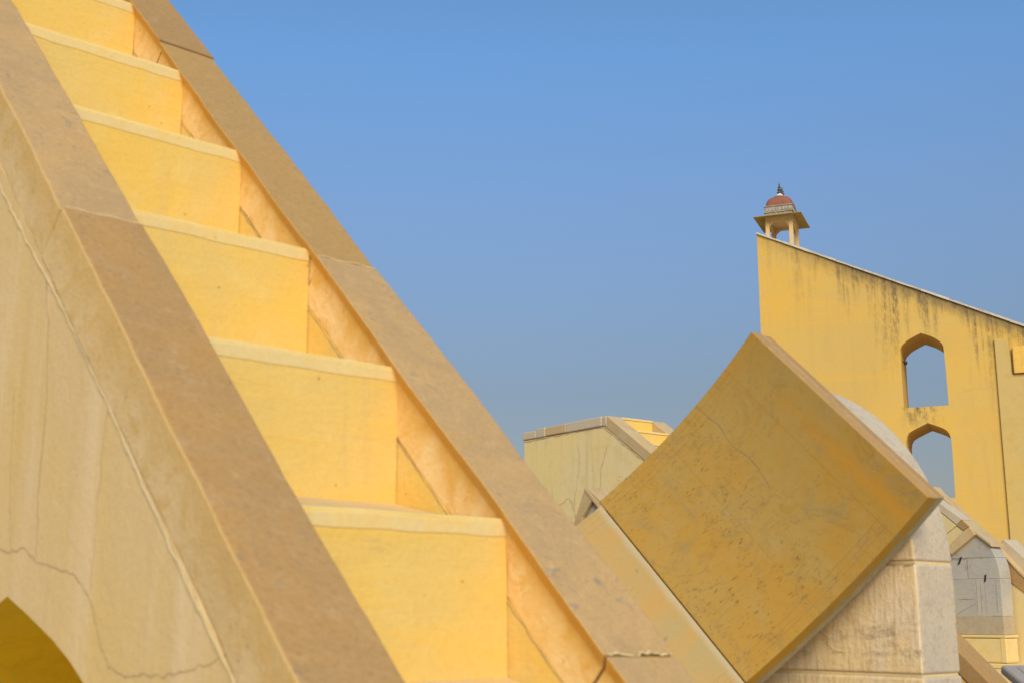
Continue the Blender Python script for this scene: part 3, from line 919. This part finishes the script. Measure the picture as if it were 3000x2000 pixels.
# flat coping along the top: pieces of different length
cuts = (0.004, 0.085, 0.72, 1.12, 1.30, 1.578)
for i in range(len(cuts) - 1):
    v, f = box_waz(FF, -0.012 - 0.002 * (i % 2), 0.86, cuts[i] + 0.002, cuts[i + 1] - 0.002, -0.111 + 0.003 * (i % 3), 0.002 - 0.004 * ((i + 1) % 2) - 0.012 * (i == 4))
    obj('coping_slab', v, f, M['pale_stone'] if i != 2 else M['tan_light'], mid, bevel=0.012)
for k in range(0, 11):
    ak, zk = -0.02 - k * 0.252, -0.004 - k * 0.174
    v, f = prism(FF, [(ak, zk - 0.24), (ak + 0.003, zk - 0.026), (ak + 0.27, zk - 0.01), (ak + 0.27, zk - 0.24)], 0.193, 0.657)
    s = obj('step', v, f, M['riser'], mid, bevel=0.006)
    v, f = prism(FF, [(ak - 0.004, zk - 0.025), (ak - 0.004, zk), (ak + 0.25, zk + 0.004), (ak + 0.25, zk - 0.02)], 0.194, 0.656)
    obj('worn_edge', v, f, M['nosing'], s, bevel=0.005)


def f_az(lst, dw=0.0):
    return [FF.waz(dw, a, z) for a, z in lst]


FCR = [
    [(0.52, -0.28), (0.50, -0.38), (0.50, -0.52), (0.545, -0.68), (0.585, -0.88), (0.60, -0.98)],
    [(0.00, -0.34), (0.06, -0.46), (0.12, -0.58), (0.125, -0.72), (0.15, -0.84)],
    [(0.60, -0.98), (0.585, -1.08), (0.53, -1.16), (0.50, -1.22)],
    [(1.02, -0.98), (0.92, -0.95), (0.78, -0.90), (0.70, -0.86), (0.64, -0.92), (0.61, -1.0)],
    [(1.02, -0.98), (1.10, -0.9), (1.14, -0.78), (1.10, -0.7)],
    [(1.02, -0.98), (1.02, -1.06)],
    [(1.55, -0.125), (1.50, -0.135), (1.40, -0.13), (1.25, -0.128), (0.98, -0.123), (0.72, -0.122), (0.45, -0.118), (0.2, -0.122), (0.07, -0.125)],
    [(0.07, -0.125), (-0.1, -0.235), (-0.26, -0.345), (-0.43, -0.46), (-0.62, -0.59)],
]
for i, c in enumerate(FCR):
    v, f = ribbon(f_az(c), -FF.W, 0.008 if i < 6 else 0.009, 0.0012, 0, 50 + i, 6, 0.012)
    obj('crack', v, f, M['crack'], fw)

# ================================================================== the little dial fragment between them
FG = Frame((0.52297297, 9.01777017, 2.47967275), -43, 44.5)
sm = thing('dial_fragment', 'small tan stone dial tip over a grey pier, beside the large dial plate', 'sundial', (FG.waz(0.1, 0.1, 0).x, FG.waz(0.1, 0.1, 0).y, 0))
v, f = prism(FG, [(0.20, -0.45), (0.127, -0.252), (0.004, 0.010), (-0.020, 0.006), (-0.30, -0.21), (-0.34, -0.32), (-0.133, -0.122), (-0.067, -0.081), (0.033, -0.201), (0.10, -0.45)], 0.0, 0.16)
obj('dial_slab', v, f, M['tan_light'], sm, bevel=0.006)
v, f = slab_wun(FG, -0.004, 0.2, -0.42, 0.002, -0.018, 0.008, 6, 0.004, 77)
obj('coping_slab', v, f, M['tan_light'], sm, bevel=0.004)
v, f = prism(FG, [(0.10, -0.46), (0.033, -0.204), (-0.067, -0.085), (-0.133, -0.126), (-0.36, -0.35), (-0.36, -2.479), (0.10, -2.479)], 0.03, 0.3)
obj('support_pier', v, f, M['grey_stone'], sm, bevel=0.006)
v, f = prism(FG, [(0.7, -2.479), (0.7, -0.75), (0.105, -0.47), (0.105, -2.479)], 0.01, 0.25)
obj('plaster_wall', v, f, M['yellow_panel'], sm)

# ================================================================== the sundial with the grey pier, far right
FE = Frame((5.7972973, 15.25237313, 2.03587388), -43, 44.5)
GE = -2.0358
far = thing('pier_sundial', 'grey marble pier under a tan dial edge, on a pale yellow plinth', 'sundial', (FE.waz(0.1, 0.3, 0).x, FE.waz(0.1, 0.3, 0).y, 0))
EP = 0.72


def epier(zl, zh, a_r=1.3, seg=14):
    """part of the round-topped pier between two heights"""
    pts = [(a_r, zl)]
    for i in range(seg + 1):
        z = zl + (zh - zl) * i / seg
        a = EP - math.sqrt(max(EP * EP - z * z, 0)) if z > 0 else 0.0
        pts.append((a, z))
    pts.append((a_r, zh))
    return pts


# courses of the pier: joints are real gaps
rows = [(-0.665, -0.451, [(1.3, None)], 'rubble'), (-0.449, -0.010, [(0.33, None), (1.3, 0.332)], 'grey_stone'), (-0.008, 0.237, [(0.40, None), (1.3, 0.402)], 'grey_stone'), (0.239, 0.60, [(1.3, None)], 'grey_stone')]
for zl, zh, cols, mn in rows:
    for ar, al in cols:
        if al is None:
            pr = epier(zl, zh, ar)
        else:
            pr = [(al, zl), (al, zh), (ar, zh), (ar, zl)]
        v, f = prism(FE, pr, random.uniform(-0.004, 0.004), 0.27)
        obj('stone_block', v, f, M[mn], far, bevel=0.003)
for p in ([(0.31, -0.44), (0.305, -0.02)], [(0.255, -0.44), (0.25, -0.02)], [(0.20, -0.44), (0.20, -0.02)], [(0.06, -0.44), (0.06, -0.02)], [(0.60, -0.44), (0.33, -0.30)], [(0.55, -0.25), (0.34, -0.25)]):
    v, f = ribbon([FE.waz(0.0, *q) for q in p], -FE.W, 0.0045, 0.0045, 0, 90 + int(p[0][0] * 100), 6, 0.004)
    obj('crack', v, f, M['grey_crack'], far)
for p in ([(0.47, 0.255), (0.51, 0.17)], [(0.175, 0.035), (0.19, -0.045)]):       # iron cramps
    (a1, b1), (a2, b2) = p
    v, f = prism(FE, [(a1 - 0.009, b1), (a1 + 0.009, b1), (a2 + 0.009, b2), (a2 - 0.009, b2)], -0.012, 0.004)
    obj('iron_cramp', v, f, M['iron'], far)
v, f = ribbon([FE.waz(0.0, *q) for q in ((0.62, 0.225), (0.5, 0.235), (0.35, 0.24), (0.22, 0.238), (0.10, 0.238))], -FE.W, 0.008, 0.005, 0, 101, 8, 0.01)
obj('joint_crack', v, f, M['grey_crack'], far)
# dial end face and the slabs above the pier
v, f = prism(FE, [(0.62, 0.375), (0.578, 0.283), (0.246, 0.514), (0.313, 0.611), (0.393, 0.564)], -0.05, 0.22)
obj('dial_slab', v, f, M['tan_light'], far, bevel=0.006)
v, f = prism(FE, [(0.397, 0.567), (0.48, 0.635), (0.405, 0.70), (0.318, 0.615)], -0.047, 0.22)
obj('dial_slab', v, f, M['coping'], far, bevel=0.006)
v, f = prism(FE, [(0.484, 0.632), (0.95, 1.03), (0.95, 0.55), (0.70, 0.49)], -0.040, 0.2)
obj('dial_slab', v, f, M['yellow_panel'], far, bevel=0.006)
v, f = prism(FE, [(0.481, 0.628), (0.697, 0.486), (0.95, 0.545), (0.95, 0.2), (0.66, 0.31), (0.400, 0.563)], -0.038, 0.2)
obj('dial_slab', v, f, M['yellow_panel'], far, bevel=0.006)
v, f = prism(FE, [(0.48, 0.640), (0.95, 1.043), (0.95, 1.135), (0.86, 1.055), (0.408, 0.705)], -0.044, 0.2)
obj('dial_slab', v, f, M['pale_stone'], far, bevel=0.006)
# long thin coping behind, its tan flank and the pale slab beyond
v, f = prism(FE, [(0.95, 1.170), (0.90, 1.10), (0.637, 0.848), (0.466, 0.662), (0.19, 0.409), (-0.092, 0.094), (-0.6, -0.42), (-0.6, -0.46), (-0.12, 0.02), (0.16, 0.34), (0.44, 0.605), (0.62, 0.775), (0.95, 1.115)], 0.3, 0.5)
obj('coping_slab', v, f, M['tan_light'], far, bevel=0.006)
v, f = prism(FE, [(0.40, 0.56), (0.16, 0.335), (-0.11, 0.035), (0.06, -0.085), (0.30, 0.0)], 0.312, 0.5)
obj('stair_flank', v, f, M['coping'], far)
v, f = prism(FE, [(0.212, 0.37), (0.115, 0.475), (-0.30, 0.07), (-0.6, -0.21), (-0.6, -0.40), (-0.085, 0.09)], 0.40, 0.75)
obj('coping_slab', v, f, M['pale_stone'], far, bevel=0.008)
v, f = prism(FE, [(0.02, -0.055), (-0.1, 0.03), (-0.6, -0.47), (-0.6, -0.58), (-0.42, -0.40)], 0.306, 0.5)
obj('coping_slab', v, f, M['coping'], far, bevel=0.006)
v, f = prism(FE, [(0.065, -0.08), (0.015, -0.06), (-0.42, -0.41), (-1.2, -1.1), (-1.2, GE), (0.3, GE), (0.3, -0.08)], 0.318, 0.7)
obj('plaster_wall', v, f, M['yellow_panel'], far)
v, f = prism(FE, [(0.40, 0.665), (0.25, 0.516), (0.062, 0.362), (0.066, 0.395), (0.255, 0.555), (0.40, 0.70)], -0.03, 0.3)
obj('coping_slab', v, f, M['tan_light'], far, bevel=0.004)
# plinth and the ledges below it
v, f = box_waz(FE, -0.04, 0.29, -0.03, 1.3, -0.700, -0.668)
obj('plinth_cap', v, f, M['nosing'], far, bevel=0.008)
v, f = box_waz(FE, -0.03, 0.28, -0.02, 1.3, -0.99, -0.702)
obj('plinth', v, f, M['yellow_panel'], far, bevel=0.02)
v, f = box_waz(FE, -0.034, -0.02, -0.021, 0.045, -0.985, -0.702)
obj('plinth_edge', v, f, M['nosing'], far, bevel=0.006)
v, f = box_waz(FE, -0.10, 0.36, -0.35, 1.3, -1.05, -0.992)
obj('ledge', v, f, M['nosing'], far, bevel=0.015)
v, f = box_waz(FE, -0.8, 0.36, -1.2, 1.3, -1.20, -1.052)
obj('ledge', v, f, M['far_plaster'], far, bevel=0.02)
v, f = box_waz(FE, -1.0, 0.36, -1.5, 1.3, GE, -1.202)
obj('base', v, f, M['yellow_panel'], far, bevel=0.02)

# ------------------------------------------------------------------ stair coping low at the right, just past the pier
FH = Frame((2.66, 7.45, 1.29), -43, 44.5)
low = thing('stair_coping', 'tan stone coping of a low stair sloping down beside the tooled marble pier', 'coping', (2.66, 7.45, 0))
v, f = slab_wun(FH, 0.0, 0.22, -1.2, 0.30, -0.10, 0.0, 8, 0.004, 5)
obj('coping_slab', v, f, M['coping'], low, bevel=0.008)
v, f = prism(FH, [(-0.83, -1.29), (-0.83, -0.95), (0.26, 0.105), (0.26, -1.29)], 0.006, 0.21)
obj('stair_wall', v, f, M['coping_side'], low)

# ------------------------------------------------------------------ information panel
FP = Frame((2.33, 6.19, 1.372), -43, 0)
ip = thing('information_panel', 'sloping grey stone information panel with rounded edge on a post', 'sign', (FP.waz(0.5, -0.55, 0).x, FP.waz(0.5, -0.55, 0).y, 0))
ex, ey = Vector((1.0, 0.06, 0.0)), Vector((0.22, -0.75, -0.42)).normalized()
ez = ex.cross(-ey).normalized()
if ez.z < 0:
    ez = -ez
c0 = Vector((2.325, 6.20, 1.372))


def panel_box(x0, x1, y0, y1, t0, t1):
    return box8([c0 + ex * x + ey * y + ez * t for t in (t0, t1) for x, y in ((x0, y0), (x1, y0), (x1, y1), (x0, y1))])


v, f = panel_box(0, 1.3, 0, 0.8, -0.05, 0.0)
pn = obj('panel', v, f, M['panel'], ip, bevel=0.016, seg=4)
for x0, x1, y0, y1 in ((0.10, 1.2, 0.035, 0.041), (0.06, 0.066, 0.035, 0.75), (0.12, 1.18, 0.06, 0.064)):
    v, f = panel_box(x0, x1, y0, y1, -0.001, 0.0012)
    obj('border_line', v, f, M['panel_line'], pn)
pb = c0 + ex * 0.65 + ey * 0.4
v, f = box8([Vector((pb.x + sx * 0.12, pb.y + sy * 0.12, z)) for z in (0, pb.z - 0.03) for sx, sy in ((-1, -1), (1, -1), (1, 1), (-1, 1))])
obj('post', v, f, M['panel'], ip, bevel=0.01)

# ================================================================== the great sundial wall
FS = Frame((15.5027027, 76.76292428, 25.12133981), -68, 25.7)
GS = -25.1213
TS = 0.4822
WT = 3.6
great = thing('great_sundial', 'tall yellow sundial wall with sloping rain-stained top and pointed arch openings', 'sundial', (FS.waz(1.7, -9, 0).x, FS.waz(1.7, -9, 0).y, 0))
h1 = [(-8.24, -11.60), (-8.23, -9.7), (-8.24, -8.07), (-8.31, -7.90), (-8.44, -7.75), (-8.65, -7.58), (-8.90, -7.44), (-9.18, -7.30), (-9.47, -7.18), (-9.78, -7.31), (-10.08, -7.45), (-10.32, -7.61), (-10.50, -7.77), (-10.62, -7.92), (-10.68, -8.10), (-10.72, -9.36), (-10.74, -11.58)]
h2 = [(-8.24, -16.95), (-8.24, -13.6), (-8.31, -13.28), (-8.44, -13.08), (-8.65, -12.95), (-8.90, -12.83), (-9.20, -12.69), (-9.51, -12.55), (-9.82, -12.68), (-10.09, -12.79), (-10.35, -12.92), (-10.54, -13.06), (-10.67, -13.27), (-10.74, -13.6), (-10.75, -14.5), (-10.73, -16.95)]
h3 = [(a, z - 5.9) for a, z in h2]


def dense(poly, step=1.0):
    out = []
    for i in range(len(poly)):
        a, b = poly[i], poly[(i + 1) % len(poly)]
        m = max(1, int(math.hypot(b[0] - a[0], b[1] - a[1]) / step))
        for k in range(m):
            out.append((a[0] + (b[0] - a[0]) * k / m, a[1] + (b[1] - a[1]) * k / m))
    return out


outer = [(0.0, GS), (0.0, 0.0), (-48.0, -48.0 * TS), (-50.5, GS)]
outer = dense(outer, 2.5)
v, f = prism(FS, outer, 0.0, WT, [h1, h2, h3])
uvs = []
for p in v:
    d = p - FS.o
    a, z = d.dot(FS.A), d.z
    uvs.append((-a, a * TS - z))
gw = obj('wall', v, f, M['great'], great, uvs=uvs)
# the coping, stone by stone along the slope
L = -48.0 / math.cos(R(25.7))
nst = 30
for i in range(nst):
    u0, u1 = L * i / nst, L * (i + 1) / nst
    dz = random.uniform(-0.02, 0.02)
    v, f = slab_wun(FS, -0.12, WT + 0.12, u1 + 0.01, u0 - 0.01 + (0.06 if i == 0 else 0), 0.005, 0.115 + dz, 3, 0.03, 200 + i)
    obj('coping_slab', v, f, M['white'], great)
# pilaster, its recess and the projecting block
v, f = prism(FS, [(-13.47, GS), (-13.485, -7.92), (-14.19, -7.95), (-14.30, -9.0), (-14.30, -10.02), (-20.0, -10.05), (-20.0, GS)], -0.16, 0.1)
obj('pilaster', v, f, M['great_pale'], great, bevel=0.04)
v, f = prism(FS, [(-14.42, -10.0), (-14.42, -8.46), (-18.0, -8.30), (-18.0, -10.0)], -0.35, 0.1)
obj('projecting_block', v, f, M['great_bright'], great, bevel=0.04)
for i, c in enumerate(([(-0.95, -0.8), (-1.0, -1.3), (-0.75, -1.7), (-0.55, -2.1), (-0.62, -2.5), (-0.5, -3.0), (-0.55, -3.6), (-0.2, -4.1)], [(-0.55, -2.1), (-0.3, -1.7), (-0.2, -1.4)], [(-3.2, -1.7), (-3.25, -2.2), (-3.1, -3.0), (-3.2, -4.2)], [(-11.2, -11.0), (-11.7, -10.8), (-12.4, -10.7), (-13.3, -10.95)])):
    v, f = ribbon([FS.waz(0.0, *q) for q in c], -FS.W, 0.022, 0.004, 0, 300 + i, 10, 0.16)
    obj('crack', v, f, M['crack'], gw)

# ------------------------------------------------------------------ pavilion on top of the wall
BZ = 1.03                                              # underside of the eave above the frame's origin
CA = (-0.50, -2.22)
CWW = (0.36, 2.70)
pav = thing('domed_pavilion', 'small domed pavilion with red roof and wide eaves on the high end of the wall', 'pavilion', FS.waz(1.65, -1.36, -0.75), None)
cs = 0.25
for a_out, sa in ((CA[0], -1), (CA[1], 1)):
    for w_out, sw in ((CWW[0], 1), (CWW[1], -1)):
        a1 = a_out + sa * cs
        w1 = w_out + sw * cs
        zb = max(a_out, a1) * TS + 0.10 - 0.12
        zb = min(a_out, a1) * TS - 0.02
        v, f = box_waz(FS, min(w_out, w1), max(w_out, w1), min(a_out, a1), max(a_out, a1), zb, BZ - 0.02)
        obj('column', v, f, M['pavilion'], pav, bevel=0.02)


def cusp(x0, x1, zt, drop, seg=28):
    """cusped arch board: outline of an arch opening between x0 and x1 under height zt"""
    pts = []
    xm, hw = (x0 + x1) / 2, abs(x1 - x0) / 2
    for i in range(seg + 1):
        t = math.pi * i / seg
        c = abs(math.sin(t * 4.5)) * 0.05
        r = 1.0 - c
        pts.append((xm - hw * math.cos(t) * (1 - c * 0.6), zt - drop + drop * 0.86 * math.sin(t) ** 0.8 * r))
    return pts


class Swap:
    """profile in the (w, z) plane extruded along a"""
    def __init__(s, fr):
        s.fr = fr

    def waz(s, w, a, z):
        return s.fr.waz(a, w, z)


for w0 in (CWW[0] + 0.04, CWW[1] - 0.18):
    ar = cusp(CA[1] + cs, CA[0] - cs, BZ - 0.06, 0.62)
    pr = [(CA[1] + cs, BZ - 0.01)] + ar + [(CA[0] - cs, BZ - 0.01)]
    v, f = prism(FS, pr, w0, w0 + 0.14)
    obj('cusped_arch', v, f, M['pavilion'], pav)
for b0 in (CA[1] + 0.04, CA[0] - 0.18):
    ar = cusp(CWW[0] + cs, CWW[1] - cs, BZ - 0.06, 0.62)
    pr = [(CWW[0] + cs, BZ - 0.01)] + ar + [(CWW[1] - cs, BZ - 0.01)]
    v, f = prism(Swap(FS), pr, b0, b0 + 0.14)
    obj('cusped_arch', v, f, M['pavilion'], pav)
AC, WC = (CA[0] + CA[1]) / 2, (CWW[0] + CWW[1]) / 2
EXD = (CWW[1] - CWW[0] + CA[1] - CA[0]) / 2          # the pavilion is deeper than wide


def ring(h, z):
    return [FS.waz(WC + sx * (h + EXD), AC + sy * h, z) for sx, sy in ((-1, -1), (1, -1), (1, 1), (-1, 1))]


# sloping eave: a hipped skirt with real thickness
q = ring(0.84, BZ + 0.16) + ring(1.50, BZ + 0.02) + ring(1.50, BZ + 0.055) + ring(0.84, BZ + 0.26)
fc = []
for l in range(3):
    for i in range(4):
        j = (i + 1) % 4
        fc.append((4 * l + i, 4 * l + j, 4 * l + 4 + j, 4 * l + 4 + i))
fc += [(0, 1, 2, 3), (12, 13, 14, 15)]
ev = obj('eave', q, fc, M['eave'], pav)
v, f = box_waz(FS, WC - 0.86 - EXD, WC + 0.86 + EXD, AC - 0.86, AC + 0.86, BZ - 0.03, BZ + 0.155)
obj('lintel', v, f, M['pavilion'], pav, bevel=0.01)
for i, (h, zl, zh, mt) in enumerate(((0.86, 0.262, 0.40, 'grime'), (0.92, 0.402, 0.45, 'niche'), (0.86, 0.452, 0.80, 'grime'), (0.91, 0.802, 0.86, 'niche'))):
    v, f = box_waz(FS, WC - h - EXD, WC + h + EXD, AC - h, AC + h, BZ + zl, BZ + zh)
    fr_ = obj('frieze_band', v, f, M[mt], pav, bevel=0.012)
    if i == 2:
        for k in range(8):
            c = AC + 0.72 - k * 0.206
            prf = [(c + 0.075 * math.cos(t), BZ + 0.63 + 0.135 * math.sin(t)) for t in [2 * math.pi * m / 12 for m in range(12)]]
            v, f = prism(FS, prf, WC - h - EXD - 0.025, WC - h - EXD + 0.01)
            obj('carved_leaf', v, f, M['niche'], fr_)
            c = WC + (0.72 + EXD) - k * (1.44 + 2 * EXD) / 7
            prf = [(c + 0.075 * math.cos(t), BZ + 0.63 + 0.135 * math.sin(t)) for t in [2 * math.pi * m / 12 for m in range(12)]]
            v, f = prism(Swap(FS), prf, AC - h - 0.025, AC - h + 0.01)
            obj('carved_leaf', v, f, M['niche'], fr_)
# squarish dome, two lotus caps and two finials along its ridge
verts, faces = [], []
ns, nt = 14, 40
ZD = BZ + 0.862
for i in range(ns + 1):
    t = i / ns * math.pi / 2
    rr = math.cos(t) ** 0.62
    zz = ZD + 0.74 * math.sin(t) ** 0.9
    for j in range(nt):
        th = 2 * math.pi * j / nt
        ex_ = 0.30 + 0.25 * (i / ns)
        cx = math.copysign(abs(math.cos(th)) ** ex_, math.cos(th))
        sy = math.copysign(abs(math.sin(th)) ** ex_, math.sin(th))
        flare = 0.84 + 0.02 * math.sin(t * 2)
        wr = flare * rr if rr > 0.02 else 0.02
        verts.append(FS.waz(WC + sy * (wr + EXD), AC + cx * wr, zz))
for i in range(ns):
    for j in range(nt):
        k = (j + 1) % nt
        faces.append((i * nt + j, i * nt + k, (i + 1) * nt + k, (i + 1) * nt + j))
faces.append(tuple(range(ns * nt, (ns + 1) * nt)))
dm = obj('dome', verts, faces, M['red_dome'], pav, smooth=True)


def lathe(name, c, prof, mat, parent, n=16):
    vs, fs = [], []
    for r, z in prof:
        for j in range(n):
            th = 2 * math.pi * j / n
            vs.append(FS.waz(c[0] + r * math.cos(th), c[1] + r * math.sin(th), c[2] + z))
    for i in range(len(prof) - 1):
        for j in range(n):
            k = (j + 1) % n
            fs.append((i * n + j, i * n + k, (i + 1) * n + k, (i + 1) * n + j))
    fs.append(tuple(range(n)))
    fs.append(tuple(range((len(prof) - 1) * n, len(prof) * n)))
    return obj(name, vs, fs, mat, parent, smooth=True)


ZT = ZD + 0.68
lathe('petal_ring', (WC - 0.40, AC, ZT), [(0.34, 0.0), (0.42, 0.03), (0.38, 0.08), (0.28, 0.11), (0.24, 0.10)], M['grime'], pav, 20)
lathe('lotus_cap', (WC - 0.40, AC, ZT + 0.08), [(0.27, 0.0), (0.28, 0.05), (0.20, 0.13), (0.11, 0.21), (0.06, 0.27), (0.04, 0.28)], M['white_lotus'], pav)
fin = [(r_ * 1.15, z_ * 1.3) for r_, z_ in [(0.05, 0), (0.12, 0.02), (0.15, 0.07), (0.08, 0.11), (0.05, 0.13), (0.10, 0.16), (0.13, 0.20), (0.07, 0.25), (0.04, 0.27), (0.08, 0.30), (0.09, 0.34), (0.04, 0.39), (0.02, 0.41), (0.045, 0.44), (0.04, 0.48), (0.012, 0.56), (0.004, 0.62)]]
lathe('finial', (WC - 0.40, AC + 0.0, ZT + 0.30), fin, M['finial'], pav, 12)
lathe('finial', (WC + 0.50, AC - 0.02, ZT + 0.30), fin, M['finial'], pav, 12)
lathe('lotus_cap', (WC + 0.50, AC - 0.02, ZT + 0.10), [(0.24, 0.0), (0.22, 0.06), (0.12, 0.16), (0.05, 0.22)], M['white_lotus'], pav)

# ------------------------------------------------------------------ small camera on the left jamb of the upper opening
sc_ = thing('security_camera', 'tiny black dome camera on the jamb of the upper arch opening', 'camera', FS.waz(0.9, -8.24, -8.70))
v, f = box_waz(FS, 0.86, 0.94, -8.44, -8.245, -8.68, -8.62)
obj('bracket', v, f, M['black'], sc_, bevel=0.01)
lathe('dome_housing', (0.9, -8.42, -8.86), [(0.02, 0.0), (0.08, 0.03), (0.11, 0.09), (0.12, 0.14), (0.10, 0.20), (0.03, 0.23)], M['black'], sc_, 12)
